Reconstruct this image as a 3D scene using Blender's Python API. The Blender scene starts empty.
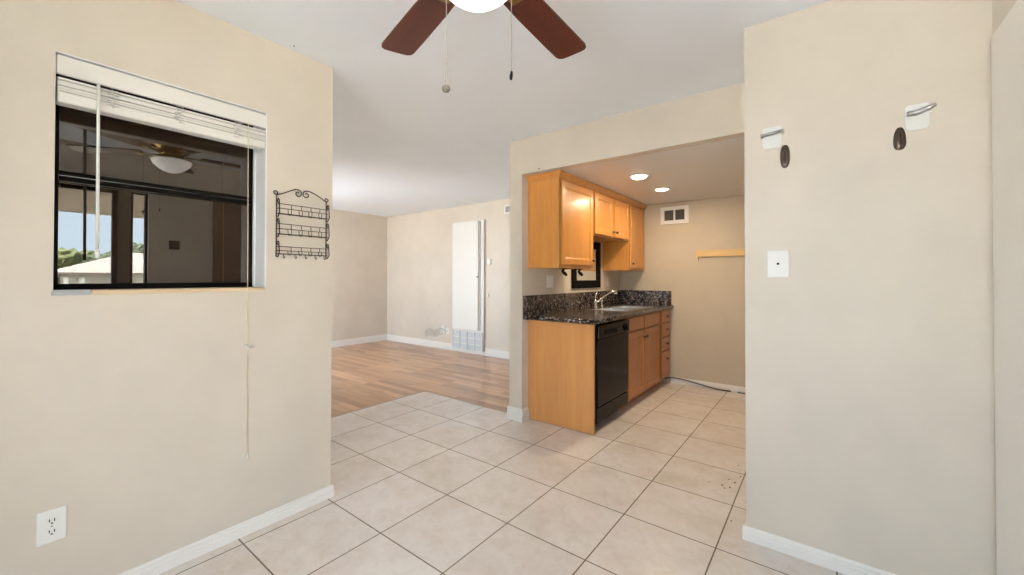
import bpy, bmesh, math, random
from mathutils import Vector, Matrix
random.seed(7)
sc = bpy.context.scene
C = sc.collection

# ------------------------------------------------------------------ camera
F, YAW, PITCH, ROLL, CY, CAMH = 405.146, 0.65506, 0.01013, 0.00133, 273.228, 1.2414
fw = Vector((-math.sin(YAW)*math.cos(PITCH), math.cos(YAW)*math.cos(PITCH), math.sin(PITCH)))
rt = Vector((math.cos(YAW), math.sin(YAW), 0)); up = rt.cross(fw)
rt, up = rt*math.cos(ROLL)+up*math.sin(ROLL), up*math.cos(ROLL)-rt*math.sin(ROLL)
cam = bpy.data.objects.new('camera', bpy.data.cameras.new('camera')); C.objects.link(cam)
M = Matrix.Identity(4)
for i in range(3):
    M[i][0], M[i][1], M[i][2] = rt[i], up[i], -fw[i]
M[2][3] = CAMH
cam.matrix_world = M
cam.data.sensor_width = 36; cam.data.lens = F/1024*36
cam.data.shift_y = -(287.5-CY)/1024
cam.data.clip_start = 0.02; cam.data.clip_end = 300
sc.camera = cam

# ------------------------------------------------------------------ world, sun, daylight portals, exposure
SKY, SUN, EXPO = 4.6, 86.0, 0.93
sc.view_settings.view_transform = 'Standard'; sc.view_settings.look = 'None'
sc.view_settings.exposure = EXPO; sc.view_settings.gamma = 1; sc.view_settings.use_curve_mapping = False
w = bpy.data.worlds.new('sky'); sc.world = w; w.use_nodes = True
nt = w.node_tree; bg = nt.nodes['Background']
tc = nt.nodes.new('ShaderNodeTexCoord'); sx = nt.nodes.new('ShaderNodeSeparateXYZ'); cr = nt.nodes.new('ShaderNodeValToRGB')
nt.links.new(tc.outputs['Generated'], sx.inputs[0]); nt.links.new(sx.outputs['Z'], cr.inputs[0]); nt.links.new(cr.outputs[0], bg.inputs[0])
cr.color_ramp.elements[0].position = 0.0; cr.color_ramp.elements[0].color = (0.74, 0.90, 1, 1)
cr.color_ramp.elements[1].position = 0.6; cr.color_ramp.elements[1].color = (0.64, 0.79, 1, 1)
bg.inputs[1].default_value = SKY
sun = bpy.data.objects.new('sun', bpy.data.lights.new('sun', 'SUN')); C.objects.link(sun)
sun.data.energy = SUN; sun.data.color = (1, 0.985, 0.985); sun.data.angle = 0.009
sun.rotation_euler = Vector((-0.04, 0.52, -1)).to_track_quat('-Z', 'Y').to_euler()
def portal(loc, direction, sx_, sy_):
    l = bpy.data.lights.new('daylight_portal', 'AREA'); l.shape = 'RECTANGLE'; l.size = sx_; l.size_y = sy_
    l.cycles.is_portal = True
    o = bpy.data.objects.new('daylight_portal', l); C.objects.link(o)
    o.location = loc; o.rotation_euler = Vector(direction).to_track_quat('-Z', 'Z').to_euler()
portal((0.65, 0.62, 1.03), (-1, 0, 0), .71, 2.06)
portal((-0.25, -1.82, 1.16), (0, 1, 0), 1.4, 2.32)
portal((-7.04, 2.05, 1.25), (1, 0, 0), 1.1, 2.0)
portal((-5.75, 1.0, 1.05), (0, 1, 0), 1.9, 2.1)
sc.cycles.use_denoising = True
sc.cycles.max_bounces = 10; sc.cycles.diffuse_bounces = 6; sc.cycles.glossy_bounces = 5; sc.cycles.transparent_max_bounces = 8
sc.cycles.sample_clamp_indirect = 6.0

# ------------------------------------------------------------------ mesh helpers
WARP = None      # optional height correction for a group of objects while they are built
def settle(v):
    return Vector((v.x, v.y, WARP(v.z))) if WARP else v
class B:
    """collects shapes given in world coordinates; build() links them as one mesh object"""
    def __init__(s): s.v = []; s.f = []; s.sm = []
    def add(s, vs, fs, smooth=False):
        n = len(s.v); s.v += [Vector(v) for v in vs]
        for f in fs: s.f.append([n+i for i in f]); s.sm.append(smooth)
        return s
    def add_bm(s, bm, mat=None, smooth=False):
        bm.verts.index_update()
        s.add([(mat @ v.co) if mat else v.co.copy() for v in bm.verts], [[v.index for v in f.verts] for f in bm.faces], smooth)
        bm.free(); return s
    def box(s, x0, x1, y0, y1, z0, z1, bev=0.0, seg=2, mat=None):
        bm = bmesh.new(); bmesh.ops.create_cube(bm, size=1)
        for v in bm.verts:
            v.co = Vector(((x0+x1)/2+v.co.x*(x1-x0), (y0+y1)/2+v.co.y*(y1-y0), (z0+z1)/2+v.co.z*(z1-z0)))
        if bev > 0:
            bmesh.ops.bevel(bm, geom=list(bm.edges), offset=min(bev, 0.49*min(abs(x1-x0), abs(y1-y0), abs(z1-z0))), segments=seg, affect='EDGES', profile=0.5)
        return s.add_bm(bm, mat)
    def tube(s, pts, r, n=8, closed=False, cap=True):
        pts = [Vector(p) for p in pts]; N = len(pts)
        rr = r if isinstance(r, (list, tuple)) else [r]*N
        ref = None; rings = []
        for i, p in enumerate(pts):
            a = pts[i-1] if (i > 0 or closed) else p
            b = pts[(i+1) % N] if (i < N-1 or closed) else p
            t = (b-a).normalized() if (b-a).length > 1e-9 else Vector((0, 0, 1))
            if ref is None:
                ref = Vector((0, 0, 1)) if abs(t.z) < .9 else Vector((1, 0, 0))
            u = (ref - t*ref.dot(t))
            if u.length < 1e-6: u = t.orthogonal()
            u.normalize(); v = t.cross(u); ref = u
            rings.append([p+(u*math.cos(k*2*math.pi/n)+v*math.sin(k*2*math.pi/n))*rr[i] for k in range(n)])
        vs = [q for ring in rings for q in ring]; fs = []
        for i in range(N if closed else N-1):
            j = (i+1) % N
            for k in range(n):
                fs.append([i*n+k, i*n+(k+1) % n, j*n+(k+1) % n, j*n+k])
        s.add(vs, fs, True)
        if cap and not closed:
            s.add(rings[0], [list(range(n))[::-1]]); s.add(rings[-1], [list(range(n))])
        return s
    def lathe(s, prof, loc=(0, 0, 0), axis=(0, 0, 1), n=32, smooth=True):
        q = Vector((0, 0, 1)).rotation_difference(Vector(axis)).to_matrix(); loc = Vector(loc)
        vs = []; fs = []
        for r, z in prof:
            for k in range(n):
                a = 2*math.pi*k/n
                vs.append(loc + q @ Vector((r*math.cos(a), r*math.sin(a), z)))
        for i in range(len(prof)-1):
            for k in range(n):
                fs.append([i*n+k, i*n+(k+1) % n, (i+1)*n+(k+1) % n, (i+1)*n+k])
        s.add(vs, fs, smooth)
        if prof[0][0] > 1e-6: s.add(vs[:n], [list(range(n))[::-1]])
        if prof[-1][0] > 1e-6: s.add(vs[-n:], [list(range(n))])
        return s
    def sphere(s, loc, r, sc_=(1, 1, 1), n=16):
        bm = bmesh.new(); bmesh.ops.create_uvsphere(bm, u_segments=n, v_segments=n//2+2, radius=r)
        m = Matrix.Translation(loc) @ Matrix.Diagonal((*sc_, 1))
        return s.add_bm(bm, m, True)
    def prism(s, poly, d, o, ux, uy, un):
        """2-D polygon (counter-clockwise) in axes ux,uy from o, extruded by d along un"""
        o, ux, uy, un = map(Vector, (o, ux, uy, un)); n = len(poly)
        a = [o+ux*p[0]+uy*p[1] for p in poly]; b = [p+un*d for p in a]
        s.add(a+b, [list(range(n))[::-1], list(range(n, 2*n))]+[[i, (i+1) % n, n+(i+1) % n, n+i] for i in range(n)])
        return s
    def build(s, name, mat, parent=None, origin=None):
        off = Vector((0, 0, 0)); p = parent
        while p is not None: off += p.location; p = p.parent
        if parent is None and origin is not None: off = Vector(origin)
        me = bpy.data.meshes.new(name)
        me.from_pydata([settle(v)-off for v in s.v], [], s.f)
        bm = bmesh.new(); bm.from_mesh(me)
        for f, k in zip(bm.faces, s.sm): f.smooth = k
        bmesh.ops.remove_doubles(bm, verts=bm.verts, dist=1e-5)
        bmesh.ops.recalc_face_normals(bm, faces=bm.faces)
        bm.to_mesh(me); bm.free()
        me.materials.append(mat)
        o = bpy.data.objects.new(name, me); C.objects.link(o)
        if parent is not None: o.parent = parent
        elif origin is not None: o.location = origin
        return o
def thing(name, label, cat, loc, group=None):
    o = bpy.data.objects.new(name, None); C.objects.link(o); o.location = loc; o.empty_display_size = .05
    return tag(o, label, cat, group)
def tag(o, label, cat, group=None):
    o['label'] = label; o['category'] = cat
    if group: o['group'] = group
    return o
def struct(o):
    o['kind'] = 'structure'; return o
def arc(c, r, a0, a1, n, ax, ay):
    c, ax, ay = Vector(c), Vector(ax), Vector(ay)
    return [c+ax*(r*math.cos(math.radians(a0+(a1-a0)*i/n)))+ay*(r*math.sin(math.radians(a0+(a1-a0)*i/n))) for i in range(n+1)]

# ------------------------------------------------------------------ materials
def S(r, g, b):
    return tuple((c/255/12.92 if c/255 <= .04045 else ((c/255+.055)/1.055)**2.4) for c in (r, g, b))+(1,)
def mat(name, col, rough=.5, metal=0, spec=None, ior=None, emit=None, estr=0):
    m = bpy.data.materials.new(name); m.use_nodes = True; p = m.node_tree.nodes['Principled BSDF']
    p.inputs['Base Color'].default_value = col; p.inputs['Roughness'].default_value = rough; p.inputs['Metallic'].default_value = metal
    if spec is not None: p.inputs['Specular IOR Level'].default_value = spec
    if ior: p.inputs['IOR'].default_value = ior
    if emit: p.inputs['Emission Color'].default_value = emit; p.inputs['Emission Strength'].default_value = estr
    return m
class N:
    def __init__(s, m): s.m = m; s.t = m.node_tree; s.p = s.t.nodes['Principled BSDF']
    def n(s, t, **k):
        x = s.t.nodes.new(t)
        for a, v in k.items(): setattr(x, a, v)
        return x
    def l(s, a, b): s.t.links.new(a, b)
    def coord(s, scale=(1, 1, 1), loc=(0, 0, 0)):
        c = s.n('ShaderNodeTexCoord'); mp = s.n('ShaderNodeMapping')
        mp.inputs['Scale'].default_value = scale; mp.inputs['Location'].default_value = loc
        s.l(c.outputs['Object'], mp.inputs[0]); return mp.outputs[0]
    def noise(s, vec, scale, detail=4, rough=.5, dist=0):
        x = s.n('ShaderNodeTexNoise'); x.inputs['Scale'].default_value = scale; x.inputs['Detail'].default_value = detail
        x.inputs['Roughness'].default_value = rough; x.inputs['Distortion'].default_value = dist
        s.l(vec, x.inputs['Vector']); return x.outputs['Fac']
    def ramp(s, fac, stops):
        x = s.n('ShaderNodeValToRGB'); e = x.color_ramp.elements
        while len(e) < len(stops): e.new(.5)
        for q, (pos, col) in zip(e, stops): q.position = pos; q.color = col
        s.l(fac, x.inputs[0]); return x.outputs[0]
    def mix(s, fac, a, b, mode='MIX'):
        x = s.n('ShaderNodeMix', data_type='RGBA', blend_type=mode)
        for v, i in ((fac, 0), (a, 6), (b, 7)):
            if hasattr(v, 'links'): s.l(v, x.inputs[i])
            else: x.inputs[i].default_value = v
        return x.outputs[2]
    def bump(s, h, strength, dist=.01):
        x = s.n('ShaderNodeBump'); x.inputs['Strength'].default_value = strength; x.inputs['Distance'].default_value = dist
        s.l(h, x.inputs['Height']); s.l(x.outputs[0], s.p.inputs['Normal'])
    def color(s, o): s.l(o, s.p.inputs['Base Color'])

def paint(name, col, rough=.6, var=.05, bump=.06):
    m = mat(name, col, rough); k = N(m); v = k.coord()
    a = tuple(c*(1-var) for c in col[:3])+(1,); b = tuple(min(1, c*(1+var)) for c in col[:3])+(1,)
    k.color(k.ramp(k.noise(v, 2.2, 5, .6), [(.3, a), (.7, b)]))
    k.bump(k.noise(v, 160, 3), bump, .003); return m
def wood(name, c1, c2, axis='z', rough=.35, scale=1, coat=0.0):
    m = mat(name, c1, rough); k = N(m)
    sc_ = {'z': (14, 14, .9), 'x': (.9, 14, 14), 'y': (14, .9, 14)}[axis]
    v = k.coord(tuple(a*scale for a in sc_)); v2 = k.coord(tuple(a*scale*6 for a in sc_))
    a = k.ramp(k.noise(v, 1.6, 5, .6, .6), [(.25, c1), (.75, c2)])
    g = k.ramp(k.noise(v2, 1.5, 3, .6), [(.3, (.86, .86, .86, 1)), (.6, (1, 1, 1, 1))])
    k.color(k.mix(.55, a, g, 'MULTIPLY'))
    if coat: k.p.inputs['Coat Weight'].default_value = coat; k.p.inputs['Coat Roughness'].default_value = .15
    return m

WALL = (.66, .595, .515, 1)
m_wall = paint('beige wall paint', WALL, .45)
m_wall_warmlit = paint('wall paint tanned by warm light', (.57, .49, .375, 1), .5)  # tan of the warm kitchen light is put into this wall colour
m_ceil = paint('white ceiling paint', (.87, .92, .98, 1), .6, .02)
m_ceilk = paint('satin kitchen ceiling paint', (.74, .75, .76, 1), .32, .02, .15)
m_base = paint('white gloss trim paint', (.83, .81, .78, 1), .35, .02, .02)
m_white = paint('white plastic', (.82, .82, .80, 1), .35, .01, 0)
m_blind = paint('off white blind plastic', (.80, .78, .74, 1), .4, .03, .02)
m_jamb = paint('white window jamb paint', (.84, .85, .86, 1), .4, .03, .05)
m_metalframe = mat('dark bronze aluminium', (.006, .005, .004, 1), .45, spec=.06)
m_black = mat('black plastic', (.005, .004, .004, 1), .16, spec=.12)
m_blackmat = mat('matte black wood', (.006, .0055, .0055, 1), .5, spec=.06)
m_dark = mat('dark slot', (.01, .01, .01, 1), .8)
m_iron = mat('wrought iron wire', (.035, .024, .017, 1), .45, .4)
m_bronze = mat('oil rubbed bronze', (.085, .06, .05, 1), .3, .6)
m_chrome = mat('chrome', (.75, .75, .76, 1), .12, 1)
m_nickel = mat('brushed nickel', (.42, .41, .41, 1), .3, .85)
m_steel = mat('brushed stainless steel', (.62, .61, .59, 1), .25, 1)
m_cab = wood('honey maple cabinet wood', S(190, 128, 60), S(208, 146, 74), 'z', .32, 1, .25)
m_cabb = wood('warm maple base cabinet wood', S(168, 104, 52), S(186, 122, 66), 'z', .35, 1, .2)
m_panel = wood('light maple end panel', S(204, 142, 82), S(218, 160, 98), 'z', .38, .6, .15)
m_pine = wood('pale pine', S(214, 178, 120), S(226, 194, 140), 'x', .5)
m_sill = wood('tan sill wood', S(206, 182, 148), S(216, 194, 162), 'y', .5)
m_cherry = wood('dark cherry fan blade', S(62, 22, 15), S(90, 38, 25), 'x', .45, .8, .0)
m_pewter = mat('antique pewter', (.16, .14, .115, 1), .45, .5)
m_chain = mat('tarnished chain', (.30, .28, .25, 1), .5, .3)
m_brass = mat('antique brass', (.35, .24, .09, 1), .3, 1)
m_glow = mat('lit frosted glass', (.9, .9, .88, 1), .4, emit=(1, .93, .82, 1), estr=1.0)
m_lens = mat('lit lamp lens', (.9, .9, .88, 1), .4, emit=(1, .86, .66, 1), estr=6.0)
m_mirror = mat('mirror silver', (.86, .87, .86, 1), .02, 1)
m_cord = mat('ivory cord', (.72, .62, .42, 1), .6)
m_vgrey = mat('grey vent slats', (.30, .29, .28, 1), .6)
m_grill = mat('dark grille mesh', (.07, .065, .06, 1), .6)
m_crumb = mat('brown crumb', (.10, .05, .025, 1), .8)
m_cable = mat('dark grey cable', (.05, .045, .04, 1), .5)
m_wcable = mat('white cable', (.75, .74, .72, 1), .5)
m_heat = paint('white enamel', (.83, .82, .79, 1), .3, .01, 0)
m_heatgrille = paint('pale grey enamel', (.60, .64, .68, 1), .35, .01, 0)
m_screw = mat('dark screw', (.05, .045, .04, 1), .5, .5)
# dark reflective window glass
m_tint = mat('dark tinted glass', (.022, .013, .007, 1), .0, ior=1.95)
m_gcord = mat('grey cord', (.55, .54, .50, 1), .7)
# clear glazing
def clear_glass():
    m = bpy.data.materials.new('clear glazing'); m.use_nodes = True; t = m.node_tree; t.nodes.clear()
    o = t.nodes.new('ShaderNodeOutputMaterial'); mx = t.nodes.new('ShaderNodeMixShader'); fr = t.nodes.new('ShaderNodeFresnel'); fr.inputs[0].default_value = 1.3
    tr = t.nodes.new('ShaderNodeBsdfTransparent'); tr.inputs[0].default_value = (.96, .96, .96, 1); g = t.nodes.new('ShaderNodeBsdfGlossy'); g.inputs['Roughness'].default_value = 0
    t.links.new(fr.outputs[0], mx.inputs[0]); t.links.new(tr.outputs[0], mx.inputs[1]); t.links.new(g.outputs[0], mx.inputs[2]); t.links.new(mx.outputs[0], o.inputs[0])
    return m
m_clear = clear_glass()
# floor tile
def tile_mat():
    m = mat('beige ceramic floor tile', (.6, .55, .5, 1), .2); k = N(m); s = .4371
    v = k.coord((1, 1, 1), (2.1463+20*s, -1.1811+20*s, 0))
    br = k.n('ShaderNodeTexBrick'); br.offset = 0; br.squash = 1
    br.inputs['Scale'].default_value = 1; br.inputs['Brick Width'].default_value = s; br.inputs['Row Height'].default_value = s
    br.inputs['Mortar Size'].default_value = .0034; br.inputs['Mortar Smooth'].default_value = .2; br.inputs['Bias'].default_value = 0
    br.inputs['Color1'].default_value = (.76, .72, .69, 1); br.inputs['Color2'].default_value = (.81, .775, .75, 1); br.inputs['Mortar'].default_value = (.20, .165, .13, 1)
    k.l(v, br.inputs['Vector'])
    vv = k.coord()
    cl = k.ramp(k.noise(vv, 3.2, 7, .62, .25), [(.30, (.86, .82, .77, 1)), (.56, (1, .985, .97, 1)), (.7, (1.0, 1.0, 1.0, 1))])
    col = k.mix(.85, br.outputs['Color'], cl, 'MULTIPLY')
    st = k.ramp(k.noise(vv, 14, 7, .7, .8), [(.32, (.84, .78, .72, 1)), (.58, (1, 1, 1, 1))])
    k.color(k.mix(.55, col, st, 'MULTIPLY'))
    inv = k.n('ShaderNodeMath', operation='SUBTRACT'); inv.inputs[0].default_value = 1; k.l(br.outputs['Fac'], inv.inputs[1])
    k.bump(inv.outputs[0], .35, .003)
    return m
m_tile = tile_mat()
def plank_mat():
    m = mat('laminate wood planks', (.4, .22, .12, 1), .275, spec=.85); k = N(m)
    v = k.coord((1, 1, 1), (20, 20, 0))
    br = k.n('ShaderNodeTexBrick'); br.offset = .37
    br.inputs['Scale'].default_value = 1; br.inputs['Brick Width'].default_value = .75; br.inputs['Row Height'].default_value = .085
    br.inputs['Mortar Size'].default_value = .0012; br.inputs['Color1'].default_value = (.33, .175, .09, 1); br.inputs['Color2'].default_value = (.62, .40, .24, 1); br.inputs['Mortar'].default_value = (.16, .08, .04, 1)
    k.l(v, br.inputs['Vector'])
    g = k.ramp(k.noise(k.coord((1.6, 14, 1)), 1.5, 6, .65, .8), [(.20, (.60, .52, .45, 1)), (.50, (.95, .92, .9, 1)), (.75, (1.0, 1.0, 1.0, 1))])
    k.color(k.mix(.9, br.outputs['Color'], g, 'MULTIPLY')); return m
m_plank = plank_mat()
def granite():
    m = mat('dark speckled granite', (.06, .05, .045, 1), .12); k = N(m); v = k.coord()
    vo = k.n('ShaderNodeTexVoronoi'); vo.inputs['Scale'].default_value = 75; k.l(v, vo.inputs['Vector'])
    sp = k.n('ShaderNodeSeparateColor'); k.l(vo.outputs['Color'], sp.inputs[0])
    c1 = k.ramp(sp.outputs[0], [(0, (.012, .011, .011, 1)), (.42, (.05, .035, .03, 1)), (.62, (.15, .105, .085, 1)), (.82, (.34, .28, .25, 1)), (1, (.02, .018, .018, 1))])
    for e in k.t.nodes:
        if e.type == 'VALTORGB': e.color_ramp.interpolation = 'CONSTANT'
    c2 = k.ramp(k.noise(v, 30, 5, .7), [(.35, (.35, .33, .32, 1)), (.6, (1, 1, 1, 1))])
    k.color(k.mix(.7, c1, c2, 'MULTIPLY')); return m
m_granite = granite()

# ------------------------------------------------------------------ the room shell
H = 2.44; KH = 2.1355
XW, YE = -2.219, 1.2048          # window wall face, its north end
YH = 2.2178                     # hook wall face
XE = 0.4905                     # east wall face
YP = 2.8325                     # header face
XK, YK = -2.07, 4.98            # kitchen west / north faces
YL, XL = 4.8624, -6.8616           # living north / west faces
struct(B().box(-3.455, .75, 1.0, 2.93, -.12, 0).box(-2.5, .75, -1.8, 1.0, -.12, 0).box(-2.21, .75, 2.93, 5.12, -.12, 0).build('floor', m_tile))
struct(B().box(-7.0, -3.455, 1.0, 5.02, -.12, -.001).box(-3.455, -2.21, 2.93, 5.02, -.12, -.001).build('floor_living', m_plank))
struct(B().box(-3.467, -3.442, 1.19, 2.94, -.003, .004, .002).box(-3.467, -2.21, 2.922, 2.938, -.003, .003, .0015).build('trim_1', mat('worn tile edge', (.42, .34, .27, 1), .5)))
struct(B().box(-7.0, .75, -1.8, 5.12, H, H+.14).build('ceiling', m_ceil))
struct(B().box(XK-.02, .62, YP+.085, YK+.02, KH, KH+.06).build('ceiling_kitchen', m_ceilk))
WY0, WY1, WZ0, WZ1 = .151, .861, 1.184, 2.069
struct(B().box(XW-.16, XW, -1.8, WY0, 0, H).box(XW-.16, XW, WY1, YE, 0, H).box(XW-.16, XW, WY0, WY1, 0, WZ0).box(XW-.16, XW, WY0, WY1, WZ1, H).build('wall_west', m_wall))
struct(B().box(-7.0, -6.7, YE-.16, YE, 0, H).box(-4.8, XW-.16, YE-.16, YE, 0, H).box(-6.7, -4.8, YE-.16, YE, 2.1, H).build('wall_living_south', m_wall))
struct(B().box(XL-.14, XL, YE, 1.5, 0, H).box(XL-.14, XL, 2.6, 5.0, 0, H).box(XL-.14, XL, 1.5, 2.6, 0, .25).box(XL-.14, XL, 1.5, 2.6, 2.25, H).build('wall_living_west', m_wall))
struct(B().box(XL, -2.2, YL, YL+.14, 0, H).build('wall_living_north', m_wall))
struct(B().box(-2.203, -2.068, YP, YP+.09, 0, H).box(-2.203, XK, YP+.09, YK+.12, 0, H).build('wall_kitchen_west', m_wall))
struct(B().box(-2.068, .60, YP, YP+.09, 2.1342, H).build('wall_header', m_wall))
struct(B().box(XK, .62, YK, YK+.12, 0, H).build('wall_kitchen_north', m_wall_warmlit))
struct(B().box(.60, .75, YP+.12, YK+.12, 0, H).build('wall_kitchen_east', m_wall_warmlit))
struct(B().box(-.2971, .75, YH, YP+.12, 0, 2.1342).box(-.2971, .75, YH, YP, 2.1342, H).build('wall_north', m_wall))
# east wall: glazed door y -.8 .. .96, then solid
struct(B().box(XE, XE+.14, -1.8, .27, 0, H).box(XE, XE+.14, .975, YH, 0, H).box(XE, XE+.14, .27, .975, 2.06, H).build('wall_east', m_wall))
struct(B().box(-2.219, -.95, -1.8, -1.66, 0, H).box(.44, XE, -1.8, -1.66, 0, H).box(-.95, .44, -1.8, -1.66, 2.32, H).build('wall_south', m_wall))
# casing on the east wall by the corner
struct(B().box(XE-.012, XE, 1.84, 2.183, 0, 2.1, .004).build('trim_2', paint('off white casing paint', (.80, .765, .71, 1), .4, .02, .03)))

struct(B().box(XE-.02, XE-.003, 1.50, 1.84, 0, 2.06, .004).box(XE-.026, XE-.02, 1.56, 1.78, .25, .95, .003).box(XE-.026, XE-.02, 1.56, 1.78, 1.1, 1.9, .003).build('door_1', mat('dark brown door paint', (.16, .11, .075, 1), .4)))

def baseboard(name, p0, p1, nrm, h, t=.014):
    p0, p1, nrm = Vector((*p0, 0)), Vector((*p1, 0)), Vector((*nrm, 0)); d = p1-p0
    prof = [(0, 0), (t, 0), (t, h*.50), (t*.72, h*.54), (t*.72, h*.74), (t*.45, h*.80), (t*.45, h*.92), (t*.3, h), (0, h)]
    return struct(B().prism(prof, d.length, p0, nrm, (0, 0, 1), d.normalized()).build(name, m_base))
baseboard('baseboard_west', (XW, -1.66), (XW, YE+.014), (1, 0), .064)
baseboard('baseboard_west_end', (XW-.16, YE), (XW+.0, YE), (0, 1), .064)
baseboard('baseboard_living_north', (XL, YL), (-2.203, YL), (0, -1), .115)
baseboard('baseboard_living_west', (XL, 3.4), (XL, YL), (1, 0), .115)
baseboard('baseboard_header_post', (-2.219, YP), (-2.049, YP), (0, -1), .105, .019)
baseboard('baseboard_post_side', (-2.068, YP-.014), (-2.068, YP+.09), (1, 0), .105, .019)
baseboard('baseboard_post_west', (-2.203, YP-.014), (-2.203, YL), (-1, 0), .105, .016)
baseboard('baseboard_kitchen_north', (-1.44, YK), (.6, YK), (0, -1), .066)
baseboard('baseboard_north', (-.311, YH), (XE, YH), (0, -1), .062)
baseboard('baseboard_north_end', (-.2971, YH-.012), (-.2971, YP+.12), (-1, 0), .062)

# window_1: the dark reflective window in the west wall
XG = XW-.14
w1 = struct(thing('window_1', 'dark tinted double hung window with black frame in the beige wall', 'window', (XG, WY0, WZ0)))
b = B(); y1 = WY1
struct(B().box(XG-.03, XG, WY0, WY0+.022, WZ0+.006, WZ1-.012, .003).box(XG-.03, XG, y1-.02, y1-.006, WZ0+.006, WZ1-.012, .003)
  .box(XG-.03, XG, WY0, y1-.006, WZ0+.006, WZ0+.03, .003).box(XG-.03, XG, WY0, y1-.006, WZ1-.035, WZ1-.012, .003).build('window_frame', m_metalframe, w1))
struct(B().box(XG-.02, XG+.012, WY0+.02, y1-.02, 1.616, 1.636, .003).box(XG-.03, XG+.002, WY0+.02, y1-.02, 1.639, 1.656, .003).box(XG-.005, XG+.022,   .61, .70, 1.634, 1.642, .002).build('meeting_rail', m_metalframe, w1))
struct(B().box(XG-.022, XG-.016, WY0+.02, y1-.018, WZ0+.028, 1.618).build('lower_pane', m_tint, w1))
struct(B().box(XG-.030, XG-.024, WY0+.02, y1-.018, 1.654, WZ1-.03).build('upper_pane', m_tint, w1))
struct(B().box(XW-.16, XW-.001, y1-.006, y1+.0, WZ0, WZ1).box(XW-.16, XW-.03, WY0, WY0+.003, WZ0, WZ1).box(XW-.16, XW-.001, WY0, y1, WZ1-.004, WZ1).box(XG-.0, XG+.02, y1-.012, y1-.006, WZ0+.01, WZ1-.02).build('window_jamb', m_jamb, w1))
struct(B().box(XG-.03, XW+.006, WY0+.10, y1-.002, WZ0-.012, WZ0+.006, .003).build('window_sill', m_sill, w1))
struct(B().box(XG-.03, XW+.004, WY0-.004, WY0+.098, WZ0-.012, WZ0+.005, .003).box(XW-.03, XW+.006, WY0+.0, WY0+.095, WZ0+.004, WZ0+.009, .002).build('sill_end', mat('grey worn sill end', (.42, .44, .46, 1), .5), w1))

# window_2: glazed patio door in the east wall (seen mirrored in window_1)
w2 = struct(thing('window_2', 'glazed patio door in the east wall', 'door', (XE+.07, 0, 0)))
fx0, fx1 = XE+.04, XE+.10
def glazed(parent, ys, z0, z1, fr):
    for a, c in ys:
        struct(B().box(fx0, fx1, a, a+fr, z0, z1).box(fx0, fx1, c-fr, c, z0, z1).box(fx0, fx1, a, c, z0, z0+fr).box(fx0, fx1, a, c, z1-fr, z1).build('door_frame', m_metalframe, parent))
        struct(B().box(fx0+.027, fx0+.033, a+fr, c-fr, z0+fr, z1-fr).build('pane', m_clear, parent))
glazed(w2, [(.27, .76)], 0, 2.06, .035)
struct(B().box(XE+.03, XE+.11, .76, .85, 0, 2.06).build('door_post', mat('grey brown post', (.16, .14, .125, 1), .6), w2))
glazed(w2, [(.85, .975)], 0, 2.06, .018)
# window_3: living room window on the west, window_daylight: sliding door added behind the camera for its daylight
w3 = struct(thing('window_3', 'living room window', 'window', (XL-.08, 1.5, .25)))
struct(B().box(XL-.1, XL-.04, 1.5, 1.55, .25, 2.25).box(XL-.1, XL-.04, 2.55, 2.6, .25, 2.25).box(XL-.1, XL-.04, 2.03, 2.07, .3, 2.2).box(XL-.1, XL-.04, 1.5, 2.6, .25, .3).box(XL-.1, XL-.04, 1.5, 2.6, 2.2, 2.25).build('window_frame', m_white, w3))
struct(B().box(XL-.073, XL-.067, 1.55, 2.55, .3, 2.2).build('pane', m_clear, w3))
w5 = struct(thing('window_5', 'living room sliding glass door to the patio', 'door', (-5.3, YE-.08, 0)))
struct(B().box(-6.7, -6.65, YE-.11, YE-.05, 0, 2.1).box(-4.85, -4.8, YE-.11, YE-.05, 0, 2.1).box(-5.78, -5.73, YE-.11, YE-.05, .05, 2.05).box(-6.7, -4.8, YE-.11, YE-.05, 0, .05).box(-6.7, -4.8, YE-.11, YE-.05, 2.05, 2.1).build('door_frame', m_white, w5))
struct(B().box(-6.65, -4.85, YE-.083, YE-.077, .05, 2.05).build('pane', m_clear, w5))
w4 = struct(thing('window_daylight', 'added sliding glass door letting in daylight behind the viewer', 'door', (-.9, -1.73, 0)))
struct(B().box(-.95, -.90, -1.76, -1.70, 0, 2.32).box(.39, .44, -1.76, -1.70, 0, 2.32).box(-.28, -.23, -1.76, -1.70, .05, 2.27).box(-.90, .39, -1.76, -1.70, 0, .05).box(-.90, .39, -1.76, -1.70, 2.27, 2.32).build('door_frame', m_white, w4))
struct(B().box(-.90, .39, -1.733, -1.727, .05, 2.27).build('pane', m_clear, w4))

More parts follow.
